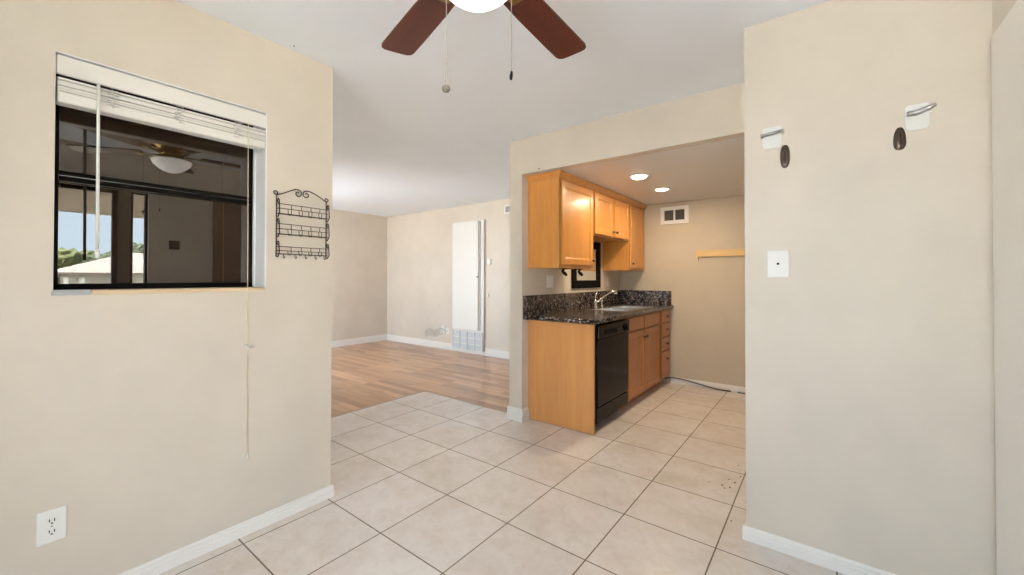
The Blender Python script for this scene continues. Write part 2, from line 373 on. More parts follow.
# ------------------------------------------------------------------ outside: added slabs that shape the bounced daylight, ground, neighbour house, trees
struct(B().box(-2.52, XE+.14, -4.5, -1.8, -.25, -.06).box(-10.5, -7.0, -4.5, 6, -.25, -.06).box(-7.0, -2.52, -4.5, 1.0, -.25, -.06).build('floor_bounce_slab', mat('pale concrete', (.55, .54, .55, 1), .8)))  # unseen pale slabs added to bounce sunlight up into the rooms
struct(B().box(XE+.14, 2.4, -4.5, 6, -.25, -.06).build('floor_added_deck', mat('dark grey low bounce deck', (.16, .15, .145, 1), .8)))  # added deck, darkened so less sunlight bounces through the east door
struct(B().prism([(0, 2.42), (1.55, 1.99), (1.55, 2.10), (0, 2.58)], 8.0, (XE+.14, -3.0, 0), (1, 0, 0), (0, 0, 1), (0, 1, 0)).build('roof_eave', mat('brown soffit boards', (.30, .25, .21, 1), .7)))
m_ground = mat('dry lawn', (.28, .27, .16, 1), .9); kk = N(m_ground); kk.color(kk.ramp(kk.noise(kk.coord(), .6, 6), [(.3, (.22, .21, .12, 1)), (.7, (.38, .34, .27, 1))]))
struct(B().box(-60, 80, -70, 70, -3.0, -2.9).build('ground', m_ground))
def roof_mat():
    m = mat('tan roof shingles', (.55, .47, .38, 1), .85); k = N(m); v = k.coord()
    k.color(k.ramp(k.noise(v, 5, 4), [(.3, (.19, .16, .13, 1)), (.7, (.25, .215, .175, 1))])); return m
m_roof = roof_mat(); m_hwall = paint('grey stucco', (.42, .40, .40, 1), .8)
def house(x, y0, y1, z_e, z_r, depth, label):
    h = thing('house', label, 'house', (x, (y0+y1)/2, -2.9))
    B().box(x+.6, x+depth-.6, y0+.6, y1-.6, -2.9, z_e+.05).build('wall', m_hwall, h)
    ov = .0; r0 = [Vector(q) for q in ((x, y0, z_e), (x+depth, y0, z_e), (x+depth, y1, z_e), (x, y1, z_e))]
    ra, rb = Vector((x+depth/2, y0+depth*.35, z_r)), Vector((x+depth/2, y1-depth*.35, z_r))
    lo = [q-Vector((0, 0, .18)) for q in r0]
    B().add(r0+[ra, rb]+lo, [[0, 1, 4], [1, 2, 5, 4], [2, 3, 5], [3, 0, 4, 5], [6, 9, 8, 7], [0, 6, 7, 1], [1, 7, 8, 2], [2, 8, 9, 3], [3, 9, 6, 0]]).build('roof', m_roof, h)
    return h
h1 = house(17.0, 1.55, 13.0, 1.40, 2.35, 7.0, 'grey stucco neighbour house with tan hip roof reflected in the dark window')
for yy in (1.75, 2.15): B().box(17.08, 17.26, yy, yy+.12, -2.9, 1.24).build('porch_post', m_base, h1)
B().box(17.55, 17.62, 3.3, 3.6, .65, 1.0).build('window', m_dark, h1)
h2 = house(24.0, -4.0, 2.0, .5, 1.3, 6.0, 'low house with tan roof beyond the nearer house, left end of the window reflection')
def leaf_mat(name, a, c):
    m = mat(name, a, .8); k = N(m); k.color(k.ramp(k.noise(k.coord(), 2.5, 6, .7), [(.3, a), (.7, c)])); return m
m_leaf1 = leaf_mat('bright green foliage', (.04, .06, .015, 1), (.13, .14, .04, 1)); m_leaf2 = leaf_mat('dark green foliage', (.02, .035, .012, 1), (.07, .09, .035, 1))
m_bark = mat('tree bark', (.09, .06, .04, 1), .9)
def tree(x, y, ztop, rad, m, label, seed):
    rn = random.Random(seed); t = thing('tree', label, 'tree', (x, y, -2.9))
    B().tube([(x, y, -2.9), (x+.1, y, -1), (x, y+.1, ztop-rad*1.2)], [.28, .2, .1], 8).build('trunk', m_bark, t)
    b = B()
    for k in range(16):
        bm = bmesh.new(); bmesh.ops.create_icosphere(bm, subdivisions=3, radius=1)
        c = Vector((rn.uniform(-1, 1), rn.uniform(-1, 1), rn.uniform(-1, .6)))*rad*.75; r = rad*rn.uniform(.3, .5)
        for v in bm.verts: v.co = v.co*r*rn.uniform(.78, 1.12)
        b.add_bm(bm, Matrix.Translation(Vector((x, y, ztop-rad))+c))
    b.build('crown', m, t)
tree(34, 2.2, 3.3, 1.3, m_leaf1, 'bright yellow green tree at the left edge of the window reflection', 1)
tree(31, 4.6, 3.1, 1.2, m_leaf2, 'small dark tree behind the tan roof, right of the yellow green tree', 2)
tree(38, 8.0, 4.7, 2.0, m_leaf2, 'taller dark green tree above the middle of the reflected tan roof', 3)
tree(31, 8.0, 3.9, 1.6, m_leaf2, 'dark green tree reflected in the narrow strip right of the grey door post', 4)
tree(44, 4.6, 4.0, 2.0, m_leaf1, 'distant pale tree between the yellow green tree and the tall dark one', 5)

# ------------------------------------------------------------------ ceiling fan
WARP = lambda z: z-.022*max(0, min(1, (2.44-z)/.1))
fx, fy = -.80, .87
fan = thing('ceiling_fan', 'five blade ceiling fan with dark cherry blades and glowing bowl light', 'ceiling fan', (fx, fy, H))
B().lathe([(.0, 2.44), (.075, 2.44), (.075, 2.415), (.055, 2.38), (.02, 2.365), (.014, 2.365), (.014, 2.33)], (fx, fy, 0)).build('canopy', m_brass, fan)
B().lathe([(.02, 2.335), (.10, 2.325), (.125, 2.29), (.125, 2.245), (.10, 2.215), (.075, 2.205), (.075, 2.17), (.10, 2.160), (.135, 2.155), (.0, 2.150)], (fx, fy, 0)).build('motor_housing', m_brass, fan)
B().lathe([(.0, 2.062), (.025, 2.064), (.05, 2.072), (.072, 2.085), (.095, 2.103), (.115, 2.125), (.124, 2.150), (.12, 2.154), (.0, 2.154)], (fx, fy, 0), n=48).build('light_bowl', m_glow, fan)
for k in range(5):
    a = math.radians(92.7+72*k)
    m = Matrix.Translation((fx, fy, 2.183)) @ Matrix.Rotation(a, 4, 'Z') @ Matrix.Rotation(math.radians(-4), 4, 'X')
    out = [(.18, -.052), (.30, -.060), (.50, -.066), (.605, -.068), (.622, -.063), (.632, -.050), (.634, -.03), (.634, .03), (.632, .050), (.622, .063), (.605, .068), (.50, .066), (.30, .060), (.18, .052)]
    WARP, keep = None, WARP
    bb = B().prism(out, .007, (0, 0, -.0035), (1, 0, 0), (0, 1, 0), (0, 0, 1)).build('blade', m_cherry, None)
    bb.parent = fan; bb.matrix_basis = Matrix.Translation(-Vector(fan.location)) @ m
    ar = B().box(.085, .22, -.014, .014, -.012, -.005, .002).box(.19, .225, -.028, .028, -.0115, -.004, .002)
    ar.v = [m @ v for v in ar.v]
    ar.build('blade_bracket', m_brass, fan)
    WARP = keep
R2 = Vector((.7936, .6085, 0)); F2 = Vector((-.6085, .7936, 0))
def chain(kx, d, z, ball):
    p = Vector((fx, fy, 0))+R2*kx+F2*d
    c = B().tube([(p.x, p.y, 2.19), (p.x, p.y, z)],   .0010, 6)
    zz = 2.18
    while zz > z+.01: c.sphere((p.x, p.y, zz), .0016, n=6); zz -= .006
    q = p.normalized()
    o = c.tube([(fx+(p.x-fx)*.45, fy+(p.y-fy)*.45, 2.185), (p.x, p.y, 2.19)], .003, 6).build('pull_chain', m_chain, fan)
    if ball: B().sphere((p.x, p.y, z-.008),   .0105).build('fob', m_pewter, o)
    else: B().lathe([(.0, -.012), (.0032, -.011), (.0042, .0), (.003, .010), (.0, .012)], (p.x, p.y, z-.012), (.12, 0, 1), 12).build('fob', m_black, o)
chain(-.064, -.150, 1.752, True); chain(.102, -.130, 1.800, False)
WARP = None

# ------------------------------------------------------------------ blind
WARP = lambda z: z-.009 if z < 2.04 else z
bl = thing('window_blind', 'raised off white slatted blind with valance above the dark window', 'blind', (XW, .5, WZ1))
B().box(XW-.016, XW-.001, WY0+.003, WY1-.004, 1.998, WZ1-.013, .002).build('valance', m_blind, bl)
B().box(XW-.065, XW-.014, WY0+.006, WY1-.008, 2.025, WZ1-.006, .002).build('head_rail', m_blind, bl)
sl = B()
for k in range(6):
    z = 1.992-k*.0105; x0 = XW-.056+random.uniform(-.003, .003)
    n = 6; top = []; 
    for i in range(n+1):
        t = i/n; top.append((x0+.052*t, z-.006*(2*t-1)**2+random.uniform(-.0006, .0006)))
    poly = top+[(x, zz-.0080) for x, zz in reversed(top)]
    sl.prism(poly[::-1], WY1-WY0-.014, (0, WY0+.006, 0), (1, 0, 0), (0, 0, 1), (0, 1, 0))
slo = sl.build('slats', m_blind, bl)
B().box(XW-.058, XW-.002, WY0+.006, WY1-.008, 1.893, 1.930, .006).build('bottom_rail', m_blind, bl)
for yy in (.305, .51, .735):
    lb = B(); pts = []
    for i in range(40):
        pts.append((XW-.001+random.uniform(-.002, .003), yy+random.uniform(-.022, .022), 1.99-i*.0018+random.uniform(-.004, .004)))
    lb.tube(pts, .0009, 5)
    lb.build('ladder_cord', m_gcord, bl)
B().tube([(XW+.008,   .261, 1.992), (XW+.008, .263, 1.35)], .0055, 6).lathe([(.0, .0), (.007, .004), (.006, .03), (.0, .034)], (XW+.008, .263, 1.32), n=10).build('wand', m_white, bl)
cd = B().tube([(XW+.008, .774, 1.995), (XW+.009, .775, 1.6), (XW+.010, .776, 1.22), (XW+.005, .777, 1.15), (XW+.005, .780, .91), (XW+.005, .780, .38)], .0016, 6).build('lift_cord', m_cord, bl)
B().tube([(XW+.006, .768, .923), (XW+.008, .785, .900), (XW+.006, .808, .908)], [.006, .005, .006], 8).build('cord_clip', m_blind, cd)
B().lathe([(.0, .0), (.006, .002), (.006, .028), (.002, .036), (.0, .037)], (XW+.007, .780, .365), n=10).build('tassel', m_blind, cd)
WARP = None

# ------------------------------------------------------------------ wire wall rack
rk = thing('wall_rack', 'black wrought iron wire letter rack with three baskets and key hooks', 'wall rack', (XW, 1.035, 1.34))
ya, yb = .905, 1.166; X0 = XW+.006; X1 = XW+.030; r = .0026
b = B().tube([(X0, ya, 1.346), (X0, ya, 1.664)], r, 6).tube([(X0, yb, 1.346), (X0, yb, 1.664)], r, 6)
for y in (ya-.004, yb+.002): b.tube(arc((X0, y, 1.673), .009, -80, 270, 14, (0, 1, 0), (0, 0, 1)), r, 6)
def spiral(c, s, n=26):
    return [Vector((X0, c[0]+s*(.021-.016*i/n)*math.cos(math.radians(90-430*i/n)), c[1]+(.021-.016*i/n)*math.sin(math.radians(90-430*i/n)))) for i in range(n+1)]
b.tube([(X0, ya, 1.662), (X0, ya+.032, 1.674), (X0, .979, 1.697), (X0, 1.000, 1.707)]+spiral((1.012, 1.685), 1), r, 6)
b.tube([(X0, yb, 1.662), (X0, yb-.03, 1.680), (X0, 1.105, 1.696), (X0, 1.072, 1.707)]+spiral((1.056, 1.685), -1), r, 6)
b.build('rack_frame', m_iron, rk)
for zt, zm, zb in ((1.615, 1.592, 1.566), (1.513, 1.488, 1.462), (1.397, 1.376, 1.360)):
    b = B()
    for z in (zt, zm, zb): b.tube([(X0, ya, z), (X1, ya+.004, z), (X1, yb-.004, z), (X0, yb, z)], .0017, 6)
    b.tube([(X0, ya, zb), (X0, yb, zb)], .0017, 6)
    for y in (.968, 1.020, 1.070, 1.118): b.tube([(X1, y, zt), (X1, y, zm)], .0015, 6)
    for y in (.960, 1.015, 1.066, 1.120):
        b.tube([(X1, y-.009, zm), (X1+.001, y-.008, zb+.006), (X1+.001, y-.004, zb-.006), (X1+.001, y+.004, zb-.006), (X1+.001, y+.008, zb+.006), (X1, y+.009, zm)], .0016, 6)
    for y in (ya, yb):
        b.tube([(X0, y, zb-.010), (X0+.010, y+.003, zb-.016), (X1, y+.006, zb+.004), (X1-.004, y+.006, zt), (X1-.006, y+.006, zt+.016)]+arc((X1-.016, y+.006, zt+.018), .010, 0, 300, 12, (1, 0, 0), (0, 0, 1)), .0026, 6)
    b.build('basket', m_iron, rk)
for y in (.930, .988, 1.041, 1.093, 1.143):
    B().tube([(X1, y, 1.361)]+arc((X1+.008, y, 1.347), .009, 160, 370, 10, (1, 0, 0), (0, 0, 1)), .0017, 6).build('key_hook', m_iron, rk)

# ------------------------------------------------------------------ plates, outlets
def outlet_face(b_on, o, n, u, z, parent_mat):
    pass
def plate(name, label, cat, P, u, n, w_, h_, kind, group=None):
    """P = centre on the wall, u = horizontal along the wall, n = out of the wall"""
    P, u, n = Vector(P), Vector(u), Vector(n); z = Vector((0, 0, 1))
    t = thing(name, label, cat, P, group)
    m = Matrix((( u.x, z.x, n.x, P.x), (u.y, z.y, n.y, P.y), (u.z, z.z, n.z, P.z), (0, 0, 0, 1)))
    B().box(-w_/2, w_/2, -h_/2, h_/2, 0, .006, .003, mat=m).build('plate', m_white, t)
    if kind == 'duplex':
        for s in (-1, 1):
            f = B()
            poly = [(.0165*math.cos(a)*1.0, max(-.0135, min(.0135, .0175*math.sin(a)))+s*.0195) for a in [i*2*math.pi/24 for i in range(24)]]
            f.prism(poly, .0035, P+n*.005, u, z, n); fo = f.build('receptacle', m_white, t)
            B().box(-.0075, -.0048, s*.0195-.002, s*.0195+.008, .0082, .0090, mat=m).box(.0048, .0075, s*.0195-.003, s*.0195+.008, .0082, .0090, mat=m).box(-.0025, .0025, s*.0195-.010, s*.0195-.005, .0082, .0090, mat=m).build('slot', m_dark, fo)
        B().lathe([(.0, .0075), (.003, .0075), (.003, .005)], P, n, 10).build('screw', m_nickel, t)
    elif kind == 'coax':
        B().lathe([(.0055, .005), (.0055, .0075), (.0045, .0085), (.0, .0085)], P, n, 12).build('socket', m_dark, t)
    elif kind == 'double':
        for s in (-1, 1): B().box(s*.024-.016, s*.024+.016, -.033, .033, .005, .009, .002, mat=m).build('rocker', m_white, t)
    elif kind == 'rocker':
        B().box(-.016, .016, -.033, .033, .005, .009, .002, mat=m).build('rocker', m_white, t)
    return t
plate('wall_outlet', 'white duplex outlet low on the beige window wall', 'outlet', (XW, .156, .341), (0, 1, 0), (1, 0, 0), .072, .117, 'duplex')
plate('cable_plate', 'white cover plate with one small round socket on the hook wall', 'wall plate', (-.164, YH, 1.305), (1, 0, 0), (0, -1, 0), .085, .125, 'coax')
plate('wall_switch', 'white switch plate on kitchen wall left of the black framed mirror', 'switch', (XK, 3.288, 1.202), (0, 1, 0), (1, 0, 0), .115, .115, 'double')
plate('wall_outlet', 'white outlet plate between black framed mirror and kitchen corner', 'outlet', (XK, 4.60, 1.19), (0, 1, 0), (1, 0, 0), .072, .117, 'duplex')
plate('wall_outlet', 'white outlet on living room wall, the left one above the loose cables', 'outlet', (-5.245, YL, .338), (1, 0, 0), (0, -1, 0), .08, .12, 'duplex')
plate('cable_plate', 'white cable plate on living room wall right beside the outlet, near furnace', 'wall plate', (-5.13, YL, .318), (1, 0, 0), (0, -1, 0), .075, .115, 'coax')
dp = B().box(XE-.012, XE, 1.13, 1.215, 1.52, 1.61, .004).build('wall_plate', m_dark, origin=(XE, 1.17, 1.56)); tag(dp, 'dark square plate on the east wall, reflected in the dark window', 'wall plate')

# ------------------------------------------------------------------ hooks on the hook wall
def white_hook(cx, zt, w_, lab, swing):
    t = thing('adhesive_hook', lab, 'hook', (cx, YH, zt))
    poly = [(-w_/2, -.085), (-w_/2+.006, -.098), (w_/2-.006, -.098), (w_/2, -.085), (w_/2+.002, -.008), (w_/2-.006, 0), (-w_/2+.006, 0), (-w_/2-.002, -.010)]
    B().prism(poly, .008, (cx, YH, zt), (1, 0, 0), (0, 0, 1), (0, -1, 0)).build('back_plate', m_white, t)
    x0, x1 = cx-w_/2, cx+w_/2
    if swing:
        B().tube([(x0+.003, YH-.014, zt-.034), (cx-.005, YH-.016, zt-.036), (x1-.008, YH-.024, zt-.028), (x1+.012, YH-.04, zt-.024)], [.009, .011, .010, .007], 10).build('lever', m_nickel, t)
        B().box(x1-.004, x1+.010, YH-.012, YH, zt-.040, zt-.014, .003).build('stop', m_white, t)
    else:
        B().tube([(x0-.002, YH-.020, zt-.036), (x1+.002, YH-.024, zt-.030)], .0075, 10).tube([(x0-.001, YH-.004, zt-.036), (x0-.002, YH-.022, zt-.036)], .009, 10).tube([(x1+.001, YH-.004, zt-.030), (x1+.002, YH-.026, zt-.030)], .009, 10).build('bar', m_nickel, t)
def bronze_hook(cx, cz, w_, h_, lab, loop):
    t = thing('oval_hook', lab, 'hook', (cx, YH, cz))
    b = B(); rings = 7; n = 28
    vs = []; fs = []
    for i in range(rings+1):
        a = i/rings*math.pi/2; s = math.cos(a); d = .012*math.sin(a)
        for k in range(n):
            q = 2*math.pi*k/n; taper = 1-.18*math.sin(q) if loop else 1
            cc, ss = math.cos(q), math.sin(q); vs.append((cx+w_/2*s*math.copysign(abs(cc)**.75, cc)*taper, YH-d, cz+h_/2*s*math.copysign(abs(ss)**.85, ss)))
    for i in range(rings):
        for k in range(n): fs.append([i*n+k, i*n+(k+1) % n, (i+1)*n+(k+1) % n, (i+1)*n+k])
    b.add(vs, fs, True).build('back_plate', m_bronze, t)
    zz = cz-h_*.05
    B().tube([(cx, YH-.010, cz+h_*.22), (cx, YH-.016, cz+h_*.05), (cx, YH-.020, cz-h_*.20), (cx, YH-.028, cz-h_*.30), (cx, YH-.036, cz-h_*.22)], [.005, .006, .006, .0055, .005], 10).build('hook', m_bronze, t)
white_hook(-.184, 1.937, .074, 'white adhesive hook with chrome bar above the cover plate, left pair', False)
bronze_hook(-.1355, 1.794, .037, .106, 'dark bronze oval hook beneath the left white adhesive hook', False)
white_hook(.294, 1.919, .066, 'white adhesive hook with swung out chrome lever, near the right corner', True)
bronze_hook(.2445, 1.796, .038, .092, 'dark bronze teardrop hook below left of the right white hook', True)

# ------------------------------------------------------------------ living room: furnace, vent, thermostat, cables
WARP = lambda z: z-.02*min(1, max(0, z)/.1)
hx0, hx1 = -4.99, -4.265; yf = YL-.040
hf = thing('wall_furnace', 'tall white recessed wall furnace with grille at its foot', 'furnace', (-4.63, YL, .05))
B().box(hx0, hx1, yf+.02, YL, .055, 2.185, .006).build('cabinet', m_heat, hf)
dr = B().box(hx0+.015, hx1-.125, yf-.005, yf+.02, .40, 2.165, .006).build('door', m_heat, hf)
B().box(hx1-.15, hx1-.11, yf-.022, yf-.004, 1.25, 1.285, .004).build('latch', m_nickel, dr)
m_shadeline = mat('painted shade line', (.42, .39, .34, 1), .6)  # colour of strips that stand in for shade on the furnace edges
B().box(hx1-.105, hx1-.09, yf+.012, yf+.021, .40, 2.16, .001).build('door_shade_line', m_shadeline, hf)
B().box(hx1-.020, hx1-.004, yf+.012, yf+.021, .08, 2.17, .001).build('side_shade_line', m_shadeline, hf)
g = B().box(hx0+.02, hx1-.04, yf+.005, yf+.018, .075, .375)
go = g.build('grille', m_heatgrille, hf)
gb = B()
for i in range(4):
    z = .075+.30*i/3; gb.box(hx0+.02, hx1-.04, yf-.006, yf+.006, z-.006, z+.006, .002)
for i in range(5):
    x = hx0+.02+(hx1-hx0-.06)*i/4; gb.box(x-.010, x+.010, yf-.008, yf+.006, .07, .38, .002)
gb.build('grille_bars', m_heat, go)
vt = thing('wall_vent', 'small white wall vent high on living room wall beside the kitchen post', 'vent', (-3.75, YL, 2.3))
B().box(-3.875, -3.60, YL-.012, YL, 2.235, 2.365, .003).build('frame', m_white, vt); B().box(-3.855, -3.62, YL-.014, YL-.010, 2.255, 2.345).build('grille', m_vgrey, vt)
tag(B().box(-4.215, -4.14, YL-.025, YL, 1.465, 1.555, .005).build('thermostat', m_white, origin=(-4.18, YL, 1.51)), 'small white thermostat on wall right of the tall furnace', 'thermostat')
tag(B().box(-4.225, -4.19, YL-.018, YL, .95, 1.0, .004).build('wall_button', m_white, origin=(-4.21, YL, .97)), 'tiny white wall button below the thermostat beside the furnace', 'button')
pts = []
for i in range(100):
    t = i/99; a = t*5.2*2*math.pi
    pts.append((-5.22-.46*t+.05*math.cos(a*1.0), YL-.022-.012*math.sin(a*.7), .31+.06*math.sin(a)-.05*t+.02*math.sin(a*.31)))
tag(B().tube([(-5.13, YL-.01, .33)]+pts, .0042, 6).build('loose_cable', mat('grey white cable', (.46, .44, .42, 1), .5), origin=(-5.5, YL, .27)), 'tangled grey white cable on living room wall left of the outlet', 'cable')
WARP = None

# ------------------------------------------------------------------ kitchen cabinets
WARP = lambda z: z-.021*min(1, max(0, z)/.1)
def framed_panel(b, xf, y0, y1, z0, z1, t=.015, rail=.055, rec=.009):
    """a door or drawer front facing +X with a recessed centre panel"""
    c = .003
    def loop(x, d): return [(x, y0+d, z0+d), (x, y1-d, z0+d), (x, y1-d, z1-d), (x, y0+d, z1-d)]
    ls = [loop(xf-t, 0), loop(xf-c, 0), loop(xf, c), loop(xf, rail-.004), loop(xf-rec*.5, rail), loop(xf-rec, rail+.010)]
    if rail == 0: ls = [loop(xf-t, 0), loop(xf-c*1.5, 0), loop(xf, c*2.5)]
    vs = [p for l in ls for p in l]; fs = [[3, 2, 1, 0], [len(vs)-4+i for i in range(4)]]
    for i in range(len(ls)-1):
        for k in range(4): fs.append([i*4+k, i*4+(k+1) % 4, (i+1)*4+(k+1) % 4, (i+1)*4+k])
    return b.add(vs, fs)
def knob(x, y, z, parent):
    return B().lathe([(.0055, 0), (.0055, .010), (.012, .014), (.0145, .020), (.012, .026), (.0, .028)], (x, y, z), (1, 0, 0), 16).build('knob', m_bronze, parent)
XU = -1.735; XC = XU-.02; g_up = 'wall cabinets above the counter'
def upper(y0, y1, z0, z1, doors, label):
    t = thing('wall_cabinet', label, 'cabinet', (XK, (y0+y1)/2, z0))
    bk = B().box(XK, XC-.018, y0, y1, z0+.012, z1, .001).box(XC-.018, XC, y0, y1, z0, z1, .0015)
    bk.box(XK, XC-.018, y0, y0+.014, z0, z0+.012).box(XK, XC-.018, y1-.014, y1, z0, z0+.012)
    bk.build('carcass', m_cab, t)
    for a, c, d0, d1, ky, kz in doors:
        o = framed_panel(B(), XU, a, c, d0, d1).build('door', m_cab, t)
        knob(XU, ky, kz, o)
    return t
upper(2.93, 3.545, 1.342, 2.105, [(2.95, 3.53, 1.372, 2.085, 3.50, 1.42)], 'maple wall cabinet with one large door, nearest the kitchen post')
upper(3.545, 4.455, 1.67, 2.105, [(3.575, 4.005, 1.685, 2.085, 3.975, 1.735), (4.03, 4.44, 1.685, 2.085, 4.06, 1.735)], 'short two door maple wall cabinet above the sink and mirror')
upper(4.455, 4.98, 1.342, 2.105, [(4.485, 4.875, 1.372, 2.085, 4.515, 1.42)], 'maple wall cabinet with one narrow door against the kitchen back wall')
# crown moulding: profile swept along the end and the front
prof = [(0, .0), (.008, .0), (.012, .012), (.030, .036), (.036, .040), (.036, .052), (0, .052)]
def sweep_L(prof, z):
    # outline corners with offset d: (XK, y0-d) -> (XC+d, y0-d) -> (XC+d, YK)
    n = len(prof); vs = []; fs = []
    for st in range(3):
        for d, h in prof:
            vs.append([(XK, 2.93-d, z+h), (XC+.002+d, 2.93-d, z+h), (XC+.002+d, YK, z+h)][st])
    for st in range(2):
        for k in range(n): fs.append([st*n+k, st*n+(k+1) % n, (st+1)*n+(k+1) % n, (st+1)*n+k])
    fs += [list(range(n))[::-1], [2*n+i for i in range(n)]]
    return B().add(vs, fs)
tag(sweep_L(prof, 2.1005).build('crown_molding', m_cab, origin=(XC, 3.9, 2.1)), 'maple crown molding running along the tops of the wall cabinets', 'molding')

XB = -1.44
def base(y0, y1, label, cols):
    t = thing('base_cabinet', label, 'cabinet', (XB-.3, (y0+y1)/2, 0))
    xb = XK+.014; y1 -= .002 if y1 > 4.9 else 0
    B().box(xb, XB-.02, y0, y0+.016, .10, .895).box(xb, XB-.02, y1-.016, y1, .10, .895).box(xb, XB-.02, y0+.016, y1-.016, .10, .116).box(xb, xb+.012, y0+.016, y1-.016, .116, .895).box(XB-.04, XB-.02, y0+.016, y1-.016, .116, .895).box(xb, XB-.09, y0, y1, 0, .10).build('carcass', m_cabb, t)
    for kind, a, c, z0, z1, ky, kz in cols:
        rail = .05 if kind == 'door' else 0
        o = framed_panel(B(), XB, a, c, z0, z1, rail=rail).build(kind, m_cabb, t)
        if ky: knob(XB, ky, kz, o)
    return t
base(3.645, 4.585, 'maple sink base cabinet with two doors under the sink', [('door', 3.66, 4.075, .125, .738, 4.045, .665), ('door', 4.09, 4.545, .125, .738, 4.125, .665), ('false_front', 3.66, 4.075, .755, .882, None, 0), ('false_front', 4.09, 4.545, .755, .882, None, 0)])
base(4.585, 4.98, 'maple stack of four drawers at the back wall end of the counter', [('drawer', 4.635, 4.955, .752, .882, 4.80, .817), ('drawer', 4.635, 4.955, .592, .738, 4.80, .665), ('drawer', 4.635, 4.955, .432, .578, 4.80, .505), ('drawer', 4.635, 4.955, .125, .418, 4.80, .330)])
ep = B().box(XK, XB, 2.935, 2.958, 0, .895, .0015).build('end_panel', m_panel, origin=(-1.73, 2.95, 0)); tag(ep, 'tall maple end panel closing the counter beside the dishwasher', 'panel')
# dishwasher
dw = thing('dishwasher', 'black built in dishwasher between end panel and sink cabinet', 'dishwasher', (XB-.3, 3.30, 0))
d0, d1 = 2.975, 3.63
B().box(XK+.03, XB-.03, d0, d1, .10, .885, .002).box(XK+.06, XB-.09, d0+.01, d1-.01, .0, .10).build('body', m_black, dw)
B().box(XB-.03, XB+.012, d0+.004, d1-.004, .225, .765, .008).build('door', m_black, dw)
cp = B().box(XB-.03, XB+.022, d0+.004, d1-.004, .770, .875, .006).build('control_panel', m_black, dw)
B().lathe([(.034, 0), (.034, .004), (.028, .006), (.026, .018), (.0, .020)], (XB+.022, d1-.10, .815), (1, 0, 0), 24).build('dial', m_blackmat, cp)
B().box(XB+.018, XB+.026, d0+.12, d0+.36, .792, .835, .003).build('latch', m_blackmat, cp)
B().box(XB-.03, XB+.006, d0+.004, d1-.004, .105, .215, .004).build('kick_plate', m_black, dw)
# countertop with a sink cutout
ct = thing('countertop', 'dark speckled granite countertop with backsplash', 'countertop', (-1.73, 3.95, .895))
sx0, sx1, sy0, sy1 = -1.885, -1.50, 3.70, 4.50; cx0, cx1, cy0, cy1 = XK+.003, -1.412, 2.876, YK; z0, z1 = .895, .935
tb = B()
tb.box(cx0, cx1-.0, cy0, sy0, z0, z1).box(cx0, cx1, sy1, cy1, z0, z1).box(cx0, sx0, sy0, sy1, z0, z1).box(sx1, cx1, sy0, sy1, z0, z1)
tb.tube([(cx1-.012, cy0-.001, (z0+z1)/2), (cx1-.012, cy1, (z0+z1)/2)], .0195, 12)
tb.tube([(cx0, cy0+.004, (z0+z1)/2), (cx1-.012, cy0+.004, (z0+z1)/2)], .0195, 12)
tb.box(-2.067, -1.99, 2.845, 2.876, z0, z1, .004).build('slab', m_granite, ct)
B().box(-2.067, -2.048, 2.845, 2.878, z1, 1.103, .003).build('backsplash', m_granite, ct)
B().box(XK, XK+.022, 2.876, YK, z1, 1.103, .003).build('backsplash', m_granite, ct)
B().box(XK+.022, -1.432, YK-.022, YK, z1, 1.103, .003).build('backsplash', m_granite, ct)
# sink
sk = thing('kitchen_sink', 'double bowl stainless steel sink set in the granite counter', 'sink', (-1.72, 4.10, .935))
rim = B(); t = .014
def tray(b, xa, xb, ya_, yb_, zt, zb):
    a = [(xa, ya_), (xb, ya_), (xb, yb_), (xa, yb_)]; i = .025
    c = [(xa+i, ya_+i), (xb-i, ya_+i), (xb-i, yb_-i), (xa+i, yb_-i)]
    b.add([(x, y, zt) for x, y in a]+[(x, y, zb) for x, y in c], [[0, 1, 5, 4], [1, 2, 6, 5], [2, 3, 7, 6], [3, 0, 4, 7], [4, 5, 6, 7]])
e = .012
rim.box(sx0-e, sx1+e, sy0-e, sy0+.025, z1, z1+.006, .002).box(sx0-e, sx1+e, sy1-.025, sy1+e, z1, z1+.006, .002)
rim.box(sx0-e, sx0+.07, sy0+.025, sy1-.025, z1, z1+.006, .002).box(sx1-.025, sx1+e, sy0+.025, sy1-.025, z1, z1+.006, .002).box(sx0+.07, sx1-.025, 4.085, 4.115, z1, z1+.006, .002)
rim.build('rim', m_steel, sk)
for a, c in ((sy0+.025, 4.085), (4.115, sy1-.025)):
    bw = B(); tray(bw, sx0+.07, sx1-.025, a, c, z1+.001, .76); bo = bw.build('bowl', m_steel, sk)
    B().lathe([(.03, .0), (.03, .004), (.0, .002)], ((sx0+sx1)/2, (a+c)/2, .7605), n=16).build('drain', m_chrome, bo)
